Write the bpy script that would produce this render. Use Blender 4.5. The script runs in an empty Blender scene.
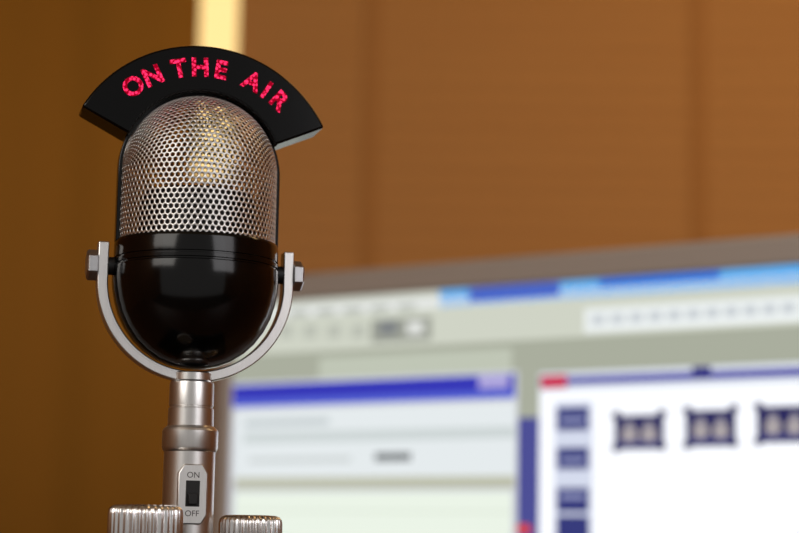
import bpy, bmesh, math
from math import sin, cos, pi, radians, sqrt
from mathutils import Vector, Matrix
sc = bpy.context.scene
try:
    sc.view_settings.view_transform = 'Standard'
    sc.view_settings.look = 'None'
except Exception as e:
    print(e)
COL = sc.collection

def lin(c):
    r = []
    for v in c:
        v /= 255.0
        r.append(v/12.92 if v <= 0.04045 else ((v+0.055)/1.055)**2.4)
    return (r[0], r[1], r[2], 1.0)

# ------------------------------------------------ materials
def pbr(name, rgb, rough=0.5, metal=0.0, coat=0.0, noise=None, bump=None, spec=0.5, aniso=0.0):
    m = bpy.data.materials.new(name); m.use_nodes = True
    nt = m.node_tree; b = nt.nodes['Principled BSDF']
    b.inputs['Base Color'].default_value = lin(rgb)
    b.inputs['Roughness'].default_value = rough
    b.inputs['Metallic'].default_value = metal
    b.inputs['Coat Weight'].default_value = coat
    b.inputs['Specular IOR Level'].default_value = spec
    if noise:
        scale, rgb2, stretch = noise
        tc = nt.nodes.new('ShaderNodeTexCoord'); mp = nt.nodes.new('ShaderNodeMapping')
        mp.inputs['Scale'].default_value = stretch
        n = nt.nodes.new('ShaderNodeTexNoise'); n.inputs['Scale'].default_value = scale
        n.inputs['Detail'].default_value = 5
        mx = nt.nodes.new('ShaderNodeMix'); mx.data_type = 'RGBA'
        mx.inputs[6].default_value = lin(rgb); mx.inputs[7].default_value = lin(rgb2)
        nt.links.new(tc.outputs['Object'], mp.inputs['Vector'])
        nt.links.new(mp.outputs['Vector'], n.inputs['Vector'])
        nt.links.new(n.outputs['Fac'], mx.inputs[0])
        nt.links.new(mx.outputs[2], b.inputs['Base Color'])
        if bump:
            bp = nt.nodes.new('ShaderNodeBump'); bp.inputs['Strength'].default_value = bump
            bp.inputs['Distance'].default_value = 0.0005
            nt.links.new(n.outputs['Fac'], bp.inputs['Height'])
            nt.links.new(bp.outputs['Normal'], b.inputs['Normal'])
    return m

def emit(name, rgb, strength=1.0, noise=None):
    m = bpy.data.materials.new(name); m.use_nodes = True
    nt = m.node_tree; nt.nodes.clear()
    o = nt.nodes.new('ShaderNodeOutputMaterial'); e = nt.nodes.new('ShaderNodeEmission')
    e.inputs['Color'].default_value = lin(rgb); e.inputs['Strength'].default_value = strength
    nt.links.new(e.outputs[0], o.inputs[0])
    if noise:
        scale, rgb2, kind = noise
        tc = nt.nodes.new('ShaderNodeTexCoord')
        n = nt.nodes.new('ShaderNodeTexVoronoi' if kind == 'v' else 'ShaderNodeTexNoise')
        n.inputs['Scale'].default_value = scale
        cr = nt.nodes.new('ShaderNodeValToRGB')
        cr.color_ramp.elements[0].position = 0.28 if kind == 'v' else 0.42
        cr.color_ramp.elements[1].position = 0.62 if kind == 'v' else 0.60
        cr.color_ramp.elements[0].color = lin(rgb); cr.color_ramp.elements[1].color = lin(rgb2)
        nt.links.new(tc.outputs['Object'], n.inputs['Vector'])
        nt.links.new(n.outputs[0], cr.inputs[0])
        nt.links.new(cr.outputs[0], e.inputs['Color'])
    return m

M_black = pbr('gloss_black', (2, 2, 3), 0.14, spec=0.4)
M_sign = pbr('sign_black', (3, 3, 4), 0.12, spec=0.25)
M_satin = pbr('satin_black', (14, 14, 15), 0.4)
M_grille = pbr('grille_steel', (246, 245, 244), 0.36, 1.0)
M_grille2 = pbr('grille_steel_shaded', (90, 88, 86), 0.5, 1.0)  # darker copy of the grille steel, interior shade put into the colour
M_silver = pbr('brushed_silver', (240, 238, 236), 0.32, 1.0, noise=(900, (224, 222, 220), (1, 1, 0.05)))
M_chrome = pbr('chrome', (238, 236, 235), 0.22, 1.0)
M_bolt = pbr('bolt_steel', (200, 200, 202), 0.32, 1.0)
M_ink = pbr('ink', (80, 76, 76), 0.5)
M_slot = pbr('slot_black', (8, 8, 8), 0.5)
M_red = emit('red_led', (255, 44, 96), 1.9, noise=(720, (120, 0, 20), 'v'))
M_bezel = pbr('monitor_bezel', (190, 176, 164), 0.45)
M_desk = pbr('desk_wood', (120, 78, 45), 0.4, noise=(6, (90, 55, 30), (1, 12, 1)))

# ------------------------------------------------ mesh helpers
def mk(name, verts, faces, mat, parent=None, smooth=True, scale=1.0, ang=35, bevel=0, seg=2):
    me = bpy.data.meshes.new(name)
    me.from_pydata([(v[0]*scale, v[1]*scale, v[2]*scale) for v in verts], [], faces)
    bm = bmesh.new(); bm.from_mesh(me)
    bmesh.ops.recalc_face_normals(bm, faces=bm.faces); bm.to_mesh(me); bm.free()
    if smooth:
        for p in me.polygons: p.use_smooth = True
        me.set_sharp_from_angle(angle=radians(ang))
    me.materials.append(mat)
    ob = bpy.data.objects.new(name, me); COL.objects.link(ob)
    if parent: ob.parent = parent
    if bevel:
        b = ob.modifiers.new('bevel', 'BEVEL'); b.width = bevel; b.segments = seg
        b.limit_method = 'ANGLE'; b.angle_limit = radians(40); b.harden_normals = False
    return ob

def box(name, x0, x1, y0, y1, z0, z1, mat, parent=None, bevel=0, scale=1.0, seg=2):
    v = [(x, y, z) for x in (x0, x1) for y in (y0, y1) for z in (z0, z1)]
    f = [(0, 1, 3, 2), (4, 6, 7, 5), (0, 4, 5, 1), (2, 3, 7, 6), (0, 2, 6, 4), (1, 5, 7, 3)]
    return mk(name, v, f, mat, parent, smooth=bevel > 0, bevel=bevel, scale=scale, seg=seg)

def lathe(name, prof, mat, parent, n=96, scale=1.0, ang=30, ox=0, oy=0, flute=None):
    v = []; f = []
    for (r, z) in prof:
        for i in range(n):
            a = 2*pi*i/n
            rr = r
            if flute and r > flute[0]:
                rr = r - flute[2]*(0.5+0.5*cos(a*flute[1]))
            v.append((ox+rr*cos(a), oy+rr*sin(a), z))
    for j in range(len(prof)-1):
        for i in range(n):
            k = (i+1) % n
            f.append((j*n+i, j*n+k, (j+1)*n+k, (j+1)*n+i))
    f.append(tuple(range(n))); f.append(tuple((len(prof)-1)*n+i for i in range(n)))
    return mk(name, v, f, mat, parent, scale=scale, ang=ang)

def loftrect(name, path, hy, mat, parent, scale, bevel=0):
    """path: list of ((x,z) inner, (x,z) outer); swept with depth +-hy (or (y0,y1))"""
    y0, y1 = (-hy, hy) if not isinstance(hy, tuple) else hy
    v = []; f = []
    for (i_, o_) in path:
        v += [(i_[0], y0, i_[1]), (o_[0], y0, o_[1]), (o_[0], y1, o_[1]), (i_[0], y1, i_[1])]
    for k in range(len(path)-1):
        a = 4*k; b = a+4
        for m in range(4):
            n = (m+1) % 4
            f.append((a+m, a+n, b+n, b+m))
    f.append((0, 1, 2, 3)); e = 4*(len(path)-1); f.append((e, e+1, e+2, e+3))
    return mk(name, v, f, mat, parent, scale=scale, ang=35, bevel=bevel)

def text_mesh(name, body, size, depth, mat, parent, xform, offset=0.0):
    cu = bpy.data.curves.new(name+'_c', 'FONT'); cu.body = body; cu.size = size
    cu.extrude = depth; cu.offset = offset; cu.align_x = 'CENTER'; cu.align_y = 'CENTER'
    cu.resolution_u = 6
    t = bpy.data.objects.new(name+'_t', cu); COL.objects.link(t)
    bpy.context.view_layer.update()
    dg = bpy.context.evaluated_depsgraph_get()
    me = bpy.data.meshes.new_from_object(t.evaluated_get(dg))
    bpy.data.objects.remove(t, do_unlink=True)
    xs = [v.co.x for v in me.vertices]; ys = [v.co.y for v in me.vertices]
    cx = (min(xs)+max(xs))/2; cy = (min(ys)+max(ys))/2
    for v in me.vertices:
        v.co = Vector(xform(v.co.x-cx, v.co.y-cy, v.co.z))
    me.materials.clear(); me.materials.append(mat)
    me.name = name
    ob = bpy.data.objects.new(name, me); COL.objects.link(ob); ob.parent = parent
    return ob

def empty(name, loc, rz=0):
    e = bpy.data.objects.new(name, None); COL.objects.link(e)
    e.location = loc; e.rotation_euler = (0, 0, rz); e.empty_display_size = 0.05
    return e

# ------------------------------------------------ camera
F = 799*85/36.0
CZ = 0.90
cam = bpy.data.cameras.new('camera'); co = bpy.data.objects.new('camera', cam); COL.objects.link(co)
cam.lens = 85; cam.sensor_width = 36; cam.clip_start = 0.02
R = Matrix.Rotation(radians(90+8.5), 3, 'X') @ Matrix.Rotation(radians(1.0), 3, 'Z')
co.location = (0, 0, CZ); co.rotation_euler = R.to_euler()
C = Vector((0, 0, CZ))
cam.dof.use_dof = True; cam.dof.focus_distance = 0.80; cam.dof.aperture_fstop = 7.2
cam.dof.aperture_blades = 0
sc.camera = co
def ray(px, py):
    return R @ Vector(((px-399.5)/F, -(py-266.5)/F, -1.0))

# ------------------------------------------------ MICROPHONE
k = 0.826/F
P = C + ray(196.8, 240)*0.826
mic = empty('retro_desk_microphone', P, radians(15))

# bowl
prof = [(0, -130), (12, -129.3), (25, -126.5), (38, -121), (50, -113), (60, -103.5), (69, -91), (75.5, -78), (79.5, -65), (81.8, -53),
        (82.6, -44), (82.6, -32), (82.4, -31), (80.6, -30), (80.6, -28.6), (82, -28), (82, -24.5), (80.6, -24), (80.6, -22.6), (81.6, -22),
        (81.6, -8), (81, -6), (80, -4.5), (78, -4), (0, -4)]
lathe('bowl', prof, M_black, mic, 128, k, 25)
# dark core added inside, blocks see-through so the lower holes read dark
lathe('dark_core', [(0, -4), (58, -4), (58, 40), (52, 46), (0, 46)], M_slot, mic, 48, k, 30)
# perforated grille halves
Rg = 78.0; zb = -5.0; zc = 67.0; H = zc-zb
ps = 5.9; pr = ps*0.866
def gmap(s, t):
    a = s/Rg
    if t <= H: return (Rg*sin(a), -Rg*cos(a), zb+t)
    b = (t-H)/Rg
    return (Rg*sin(a), -Rg*cos(a)*cos(b), zc+Rg*cos(a)*sin(b))
vd = {}; vs = []; fs = []
def gv(s, t):
    key = (round(s*20), round(t*20))
    if key not in vd:
        vd[key] = len(vs); vs.append(gmap(s, t))
    return vd[key]
hr = ps*0.36
tmax = H+Rg*radians(89); smax = Rg*radians(88)
j = 0
while j*pr < tmax:
    t = j*pr
    for i in range(-24, 25):
        s = i*ps+(j % 2)*ps/2
        if abs(s) > smax: continue
        outer = []; inner = []
        for q in range(12):
            a = radians(30*q+30)
            rr = ps/sqrt(3) if q % 2 == 0 else ps/2
            outer.append(gv(s+rr*cos(a), t+rr*sin(a)))
            vs.append(gmap(s+hr*cos(a), t+hr*sin(a))); inner.append(len(vs)-1)
        for q in range(12):
            w = (q+1) % 12
            fs.append((outer[q], outer[w], inner[w], inner[q]))
    j += 1
gf = mk('grille_front', vs, fs, M_grille, mic, scale=k, ang=60)
md = gf.modifiers.new('solid', 'SOLIDIFY'); md.thickness = 0.6*k; md.offset = 0
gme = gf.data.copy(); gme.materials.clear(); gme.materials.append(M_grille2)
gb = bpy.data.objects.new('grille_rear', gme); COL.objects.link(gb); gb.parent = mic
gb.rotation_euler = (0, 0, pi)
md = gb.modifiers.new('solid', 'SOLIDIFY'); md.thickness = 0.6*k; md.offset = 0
# frame ring between the grille halves
path = [((-77.2, -6), (-81.5, -6)), ((-77.2, zc), (-81.5, zc))]
for i in range(1, 48):
    a = pi - pi*i/48
    path.append(((77.2*cos(a), zc+77.2*sin(a)), (81.5*cos(a), zc+81.5*sin(a))))
path += [((77.2, zc), (81.5, zc)), ((77.2, -6), (81.5, -6))]
loftrect('frame_ring', path, 7, M_black, mic, k, bevel=0.8*k)
# sign
N = 64; path = []
for i in range(N+1):
    u = i/N
    a1 = radians(157-134*u); a2 = radians(151-123.5*u)
    path.append(((80*cos(a1), zc+80*sin(a1)), (138.5*cos(a2), 55.5+138.5*sin(a2))))
loftrect('sign_housing', path, 23, M_sign, mic, k, bevel=2.2*k)
angs = [128.3, 117.2, 103.4, 93, 82.4, 66.0, 57.8, 49.0]
for i, (ch, th) in enumerate(zip('ONTHEAIR', angs)):
    ph = radians(th-90); r0 = 116.5
    def xf(x, y, z, ph=ph, th=th):
        X = r0*cos(radians(th)) + x*cos(ph) - y*sin(ph)
        Z = 55 + r0*sin(radians(th)) + x*sin(ph) + y*cos(ph)
        return (X*k, (-23.2-z)*k, Z*k)
    text_mesh('letter_%s_%d' % (ch.lower(), i), ch, 25.5, 1.0, M_red, mic, xf, offset=0.8)

# yoke
path = []
Rc = -45
path.append(((-87.5, -8), (-98, -8)))
for i in range(0, 65):
    a = pi + pi*i/64
    path.append(((87.5*cos(a), Rc+87.5*sin(a)), (98*cos(a), Rc+98*sin(a))))
path.append(((87.5, -8), (98, -8)))
loftrect('yoke', path, 9, M_silver, mic, k, bevel=1.2*k)
for sgn, nm in ((-1, 'l'), (1, 'r')):
    v = []; 
    for x, r in ((98, 15.5), (106.5, 15.5), (108.5, 13)):
        for q in range(6):
            a = radians(60*q+30)
            v.append((sgn*x, r*cos(a), -31+r*sin(a)))
    f = []
    for jj in range(2):
        for q in range(6):
            f.append((jj*6+q, jj*6+(q+1) % 6, (jj+1)*6+(q+1) % 6, (jj+1)*6+q))
    f += [tuple(range(6)), tuple(range(12, 18))]
    mk('hex_bolt_'+nm, v, f, M_bolt, mic, smooth=False, scale=k, bevel=0.6*k)
    v = []
    for x, r in ((80, 9), (89, 9)):
        for q in range(24):
            a = 2*pi*q/24; v.append((sgn*x, r*cos(a), -31+r*sin(a)))
    f = [(q, (q+1) % 24, 24+(q+1) % 24, 24+q) for q in range(24)]+[tuple(range(24)), tuple(range(24, 48))]
    mk('pivot_'+nm, v, f, M_slot, mic, scale=k)
# stem
prof = [(0, -133), (18, -133), (19.5, -134), (19.5, -141), (21.5, -143), (22, -145), (22, -166), (21, -167), (21, -168), (22.4, -169), (22.6, -186),
        (26.5, -189), (27.5, -191), (27.5, -207), (26.5, -210), (25.2, -211.5), (25.2, -326), (0, -326)]
lathe('stem', prof, M_silver, mic, 96, k, 25)
# switch plate
oc = [(-9, 29), (9, 29), (14.5, 20), (14.5, -20), (9, -29), (-9, -29), (-14.5, -20), (-14.5, 20)]
zs = -253
v = [(x, -27.5, zs+z) for x, z in oc]+[(x, -20, zs+z) for x, z in oc]
f = [tuple(range(8)), tuple(range(8, 16))]+[(q, (q+1) % 8, 8+(q+1) % 8, 8+q) for q in range(8)]
mk('switch_plate', v, f, M_silver, mic, smooth=True, scale=k, bevel=1.2*k)
box('switch_slot', -6.8, 6.8, -28.2, -26, zs-12, zs+13, M_slot, mic, bevel=0.4*k, scale=k)
box('switch_slider', -4.5, 4.5, -32, -27, zs-10, zs+1, M_slot, mic, bevel=0.8*k, scale=k)
for s_, dz in (('ON', 18.5), ('OFF', -18.5)):
    text_mesh('switch_text_'+s_.lower(), s_, 8.0, 0.2, M_ink, mic,
              lambda x, y, z, dz=dz: (x*k, (-27.6-z)*k, (zs+dz+y)*k), offset=0.0)
# knobs (mic-local positions from world offsets)
def loc(wx, wy):
    a = radians(-15)
    return ((wx*cos(a)-wy*sin(a))/k, (wx*sin(a)+wy*cos(a))/k)
for nm, (wx, wy), r, zt in (('l', (-0.0132, -0.036), 35.2, -265.5), ('r', (0.0256, 0.02), 32.0, -271.5)):
    ox, oy = loc(wx, wy)
    prof = [(0, -326), (r-4, -326), (r-3, -320), (r, -317), (r, zt-8), (r-0.6, zt-4.5), (r-3, zt-1.5), (r-7, zt), (r-12, zt+0.3), (0, zt+0.3)]
    lathe('knob_'+nm, prof, M_chrome, mic, 288, k, 40, ox, oy, flute=(r-6, 32, 2.2))
# base housing (like a small table radio)
zt = -325.5; hb = 0.128/k
box('base_body', -175, 175, -125, 125, zt-hb+14, zt, M_satin, mic, bevel=14*k, scale=k, seg=5)
box('base_trim', -177, 177, -127, 127, zt-hb+34, zt-hb+42, M_silver, mic, bevel=2*k, scale=k)
for i in range(9):
    zz = zt-60-i*16
    box('base_louvre_%d' % i, -120, 120, -128.5, -124, zz-3, zz+3, M_silver, mic, bevel=1*k, scale=k)
for i, (x, y) in enumerate(((-140, -95), (140, -95), (-140, 95), (140, 95))):
    lathe('foot_%d' % i, [(0, zt-hb), (16, zt-hb), (18, zt-hb+3), (18, zt-hb+16), (0, zt-hb+16)], M_satin, mic, 32, k, 30, x, y)
desk_z = P.z+(zt-hb)*k

# ------------------------------------------------ MONITOR
YAW = radians(34)
Cn = C + ray(222, 281)*1.75
mon = empty('computer_monitor', Cn, -YAW)     # local x: right, local -y: facing, local z up
bpy.context.view_layer.update()
Wm, Hm = 0.615, Cn.z-desk_z-0.028
nrm = Matrix.Rotation(-YAW, 3, 'Z') @ Vector((0, -1, 0))
ux = Matrix.Rotation(-YAW, 3, 'Z') @ Vector((1, 0, 0))
BZ = 0.0235
def scr(px, py):
    d = ray(px, py); t = (Cn-C).dot(nrm)/d.dot(nrm)
    p = C+d*t-Cn
    return p.dot(ux), p.z
# housing: bezel frame of 4 bars and back shell
box('bezel_top', 0, Wm, -0.004, 0.02, -BZ, 0, M_bezel, mon, bevel=0.003)
box('bezel_bottom', 0, Wm, -0.004, 0.02, -Hm, -Hm+BZ*1.2, M_bezel, mon, bevel=0.003)
box('bezel_side_l', 0, 0.017, -0.0038, 0.02, -Hm+0.001, -0.001, M_bezel, mon, bevel=0.003)
box('bezel_side_r', Wm-0.017, Wm, -0.0038, 0.02, -Hm+0.001, -0.001, M_bezel, mon, bevel=0.003)
box('back_shell', 0.01, Wm-0.01, 0.012, 0.045, -Hm+0.01, -0.01, M_satin, mon, bevel=0.01)
box('stand_neck', Wm/2-0.04, Wm/2+0.04, 0.045, 0.075, -Hm-0.027, -Hm*0.4, M_satin, mon, bevel=0.006)
box('stand_foot', Wm/2-0.13, Wm/2+0.13, -0.05, 0.14, desk_z-Cn.z, desk_z-Cn.z+0.012, M_satin, mon, bevel=0.005)
emats = {}
def em(rgb, st=1.0):
    key = (rgb, st)
    if key not in emats: emats[key] = emit('screen_%d_%d_%d' % rgb, rgb, st)
    return emats[key]
box('screen_panel', 0.016, Wm-0.016, 0.0, 0.011, -Hm+BZ, -BZ+0.001, em((206, 210, 198)), mon)
def pane(name, l, t, r, b, rgb, layer=1, st=1.0, uvr=None):
    u0, v0 = scr(l, t); u1, v1 = scr(r, b)
    u0 = max(u0, 0.0172); u1 = min(u1, Wm-0.0172); v0 = min(v0, -BZ-0.0002); v1 = max(v1, -Hm+BZ*1.2)
    y = -0.00035*layer
    mk(name, [(u0, y, v0), (u1, y, v0), (u1, y, v1), (u0, y, v1)], [(0, 1, 2, 3)], em(rgb, st), mon, smooth=False)
def blob(name, cx, cy, rx, ry, rgb, layer=5):
    c0 = scr(cx, cy); ex = scr(cx+rx, cy); ey = scr(cx, cy+ry)
    a = ex[0]-c0[0]; b = c0[1]-ey[1]
    vv = [(c0[0]+a*cos(2*pi*q/20), -0.00035*layer, c0[1]+b*sin(2*pi*q/20)) for q in range(20)]
    mk(name, vv, [tuple(range(20))], em(rgb), mon, smooth=False)
pane('title_strip', 440, 286, 860, 284, (84, 172, 240), 1)
pane('title_strip_dark', 470, 286, 560, 296, (76, 104, 200), 2)
pane('title_caption', 600, 276, 720, 279, (52, 116, 216), 2)
pane('menu_row', 225, 312, 860, 306, (230, 233, 230), 1)
for i in range(5):
    pane('menu_word_%d' % i, 290+i*27, 311-i*1.6, 308+i*27, 317-i*1.6, (188, 192, 186), 2)
pane('toolbar', 225, 322, 860, 322, (208, 212, 198), 2)
pane('toolbar_icons', 372, 320, 432, 340, (158, 161, 150), 3)
pane('toolbar_icon_a', 380, 322, 398, 334, (128, 132, 134), 4)
pane('toolbar_icon_b', 408, 322, 424, 334, (224, 226, 222), 4)
pane('toolbar_field', 585, 309, 860, 318, (238, 243, 242), 3)
for i in range(11):
    pane('toolbar_item_%d' % i, 592+i*19, 315-i*1.2, 606+i*19, 325-i*1.2, (206, 212, 216), 4)
for i in range(4):
    pane('toolbar_glyph_%d' % i, 280+i*24, 325, 294+i*24, 338, (188, 192, 180), 4)
pane('workspace', 225, 349, 860, 640, (170, 174, 158), 1)
pane('workspace_band', 320, 358, 512, 376, (192, 198, 182), 2)
pane('desktop_gap', 512, 418, 545, 640, (78, 80, 150), 2)
# left window
pane('win_a_frame', 232, 383, 517, 640, (205, 208, 216), 3)
pane('win_a_title', 234, 386, 516, 398, (56, 58, 184), 4)
pane('win_a_title_lower', 234, 401, 516, 398, (92, 106, 214), 5)
pane('win_a_title_hi', 480, 376, 510, 388, (176, 168, 222), 6)
pane('win_a_body', 236, 411, 516, 478, (230, 236, 238), 4)
pane('win_a_line', 245, 433, 516, 438, (206, 214, 214), 5)
pane('win_a_caption', 246, 420, 330, 425, (198, 206, 208), 5)
pane('win_a_text', 376, 453, 412, 461, (122, 126, 128), 5)
pane('win_a_note', 250, 458, 352, 462, (206, 212, 212), 5)
pane('win_a_status', 236, 478, 516, 488, (190, 192, 172), 5)
pane('win_a_lower', 236, 492, 512, 640, (236, 245, 232), 5)
pane('win_a_lower_line', 236, 512, 512, 511, (222, 231, 216), 6)
# right window
pane('win_b_frame', 540, 373, 880, 640, (222, 228, 238), 3)
pane('win_b_title', 541, 378, 880, 373, (80, 78, 168), 4)
pane('win_b_icon', 542, 376, 568, 388, (205, 60, 90), 5)
pane('win_b_knob', 693, 367, 712, 378, (60, 60, 130), 5)
pane('win_b_body', 541, 392, 880, 640, (246, 248, 253), 4, 1.12)
pane('win_b_side', 556, 402, 593, 640, (214, 220, 238), 5)
for i, (a, b) in enumerate(((408, 430), (448, 469), (488, 512), (516, 640))):
    pane('side_item_%d' % i, 558, a, 590, b, (56, 60, 124), 6)
for i, (a, b) in enumerate(((418, 420), (458, 460), (494, 497))):
    pane('side_line_%d' % i, 562, a, 586, b+2, (150, 155, 195), 7)
for i, (l, t, r, b) in enumerate(((616, 413, 665, 450), (687, 408, 737, 447), (758, 404, 812, 443))):
    pane('thumb_%d' % i, l, t+3, r, b-1, (46, 44, 94), 6)
    for m, (cx, cy) in enumerate(((l+2, t+3), (r-2, t+1), (l+2, b-2), (r-2, b-4))):
        blob('thumb_%d_corner_%d' % (i, m), cx, cy, 4.5, 4.5, (44, 42, 92), 7)
    w = r-l; cy = (t+b)/2
    for m, fx in enumerate((0.30, 0.70)):
        blob('thumb_%d_speaker_%d' % (i, m), l+w*fx, cy+3, 8, 9, (172, 164, 166), 7)
        blob('thumb_%d_tweeter_%d' % (i, m), l+w*fx, cy-7, 4.5, 4.5, (140, 136, 152), 7)
    pane('thumb_%d_bar' % i, l+4, b-8, r-4, b-6, (96, 96, 150), 8)
blob('red_marker', 525, 529, 8, 5, (220, 70, 60), 6)

# ------------------------------------------------ DESK
desk = empty('desk', (0.25, 1.25, 0))
box('desk_top', -1.1, 1.1, -0.75, 0.75, desk_z-0.03, desk_z, M_desk, desk, bevel=0.004)
for i, (x, y) in enumerate(((-1.03, -0.68), (1.03, -0.68), (-1.03, 0.68), (1.03, 0.68))):
    box('leg_%d' % i, x-0.03, x+0.03, y-0.03, y+0.03, 0, desk_z-0.03, M_satin, desk, bevel=0.004)

# ------------------------------------------------ ROOM
WY = 3.2
M_wall = pbr('wall_paint', (165, 112, 55), 0.8, noise=(8, (155, 104, 50), (1, 1, 1)))
M_ceil = pbr('ceiling_paint', (200, 180, 150), 0.9)
M_floor = pbr('floor_carpet', (90, 70, 50), 0.9, noise=(60, (75, 58, 42), (1, 1, 1)))
M_cur = pbr('curtain_cloth', (178, 122, 30), 0.85, noise=(3, (168, 112, 26), (1, 1, 0.2)))
M_blind = pbr('blind_wood', (210, 150, 78), 0.65, noise=(5, (202, 141, 71), (0.5, 1, 6)))
M_tape = pbr('blind_tape', (194, 134, 68), 0.8)
M_frame = pbr('window_frame', (190, 140, 70), 0.5)
x0, x1, z1 = -2.2, 2.4, 2.6
def wx(px, d=WY):   # x on the rear wall plane
    return (px-399.5)/F*d
sx0, sx1, sz0, sz1 = -0.46, -0.22, CZ+0.60, 2.2
# rear wall with a real opening
box('wall_back', x0, sx0, WY, WY+0.12, 0, z1, M_wall)
w = bpy.data.objects['wall_back']
bm = bmesh.new(); bm.from_mesh(w.data)
for (a, b, c, d) in ((sx1, x1, 0, z1), (sx0, sx1, 0, sz0), (sx0, sx1, sz1, z1)):
    vv = [bm.verts.new((x, y, z)) for x in (a, b) for y in (WY, WY+0.12) for z in (c, d)]
    for q in [(0, 1, 3, 2), (4, 6, 7, 5), (0, 4, 5, 1), (2, 3, 7, 6), (0, 2, 6, 4), (1, 5, 7, 3)]:
        bm.faces.new([vv[m] for m in q])
bmesh.ops.recalc_face_normals(bm, faces=bm.faces); bm.to_mesh(w.data); bm.free()
box('wall_left', x0-0.1, x0, -1.5, WY+0.12, 0, z1, M_wall)
box('wall_right', x1, x1+0.1, -1.5, WY+0.12, 0, z1, M_wall)
box('floor', x0-0.1, x1+0.1, -1.5, WY+0.12, -0.1, 0, M_floor)
box('ceiling', x0-0.1, x1+0.1, -1.5, WY+0.12, z1, z1+0.1, M_ceil)
box('baseboard_back', x0, x1, WY-0.015, WY, 0, 0.09, M_frame, bevel=0.003)
win = empty('window_1', (0, 0, 0))
M_glass = emit('daylit_frosted_glass', (255, 218, 146), 1.25)
box('glass', sx0, sx1, WY+0.05, WY+0.056, sz0, sz1, M_glass, win)
box('frame_l', sx0, sx0+0.03, WY+0.002, WY+0.05, sz0, sz1, M_frame, win)
box('frame_r', sx1-0.03, sx1, WY+0.002, WY+0.05, sz0, sz1, M_frame, win)
box('frame_b', sx0+0.03, sx1-0.03, WY+0.002, WY+0.05, sz0, sz0+0.03, M_frame, win)
box('frame_t', sx0+0.03, sx1-0.03, WY+0.002, WY+0.05, sz1-0.03, sz1, M_frame, win)
# curtain: nearly flat cloth panel with shallow broad folds
cx1 = wx(194)
v = []; f = []; n = 240
cx0 = -2.05
cz0, cz1 = 0.12, 2.4
for i in range(n+1):
    u = i/n; x = cx0+(cx1-cx0)*u
    y = WY-0.075+0.006*sin(u*2*pi*6+0.6)+0.002*sin(u*2*pi*15+1)
    v += [(x, y, cz0), (x, y, cz1)]
for i in range(n): f.append((2*i, 2*i+2, 2*i+3, 2*i+1))
cur = mk('curtain', v, f, M_cur, None, ang=80)
m_ = cur.modifiers.new('solid', 'SOLIDIFY'); m_.thickness = 0.003
# blind
bl = empty('venetian_blind', (0, 0, 0))
bx0, bx1 = wx(243)-0.021, 2.0
v = []; f = []
pitch = 0.036; zz = 0.5
while zz < 2.36:
    b0 = len(v)
    for x in (bx0, bx1):
        v += [(x, WY-0.0365, zz), (x, WY-0.033, zz+0.0385), (x, WY-0.0315, zz+0.0385), (x, WY-0.035, zz)]
    for q in range(4):
        w_ = (q+1) % 4
        f.append((b0+q, b0+w_, b0+4+w_, b0+4+q))
    f += [(b0, b0+1, b0+2, b0+3), (b0+4, b0+5, b0+6, b0+7)]
    zz += pitch
mk('slats', v, f, M_blind, bl, smooth=False)
for i, px in enumerate((365, 697)):
    x = wx(px)+0.004
    box('tape_%d' % i, x-0.014, x+0.014, WY-0.0385, WY-0.0375, 0.48, 2.38, M_tape, bl)
box('headrail', bx0, bx1, WY-0.06, WY-0.01, 2.38, 2.43, M_blind, bl, bevel=0.003)
box('bottom_rail', bx0, bx1, WY-0.050, WY-0.025, 0.46, 0.49, M_blind, bl, bevel=0.003)

# ------------------------------------------------ LIGHTS
def area(name, loc, target, size, power, rgb, sy=None):
    l = bpy.data.lights.new(name, 'AREA'); l.energy = power; l.color = lin(rgb)[:3]
    l.shape = 'RECTANGLE'; l.size = size; l.size_y = sy or size
    o = bpy.data.objects.new(name, l); COL.objects.link(o); o.location = loc
    o.rotation_euler = (Vector(target)-Vector(loc)).to_track_quat('-Z', 'Y').to_euler()
    return o
area('wall_wash_area', (1.1, 1.7, 2.5), (1.0, 3.2, 0.9), 0.9, 14, (255, 208, 144))  # unseen area lamp added to warm the right of the wall
area('room_light_left', (-1.5, -0.9, 2.15), P, 1.4, 21, (255, 250, 242))
area('fill_area_right', (1.6, -0.9, 1.9), P, 1.3, 14, (252, 250, 253))  # unseen soft fill added for the microphone
wd = bpy.data.worlds.new('world'); sc.world = wd; wd.use_nodes = True
bg = wd.node_tree.nodes['Background']
bg.inputs[0].default_value = lin((253, 248, 243)); bg.inputs[1].default_value = 0.33
print('DESK', desk_z, 'HM', Hm, 'P', P, 'Cn', Cn)
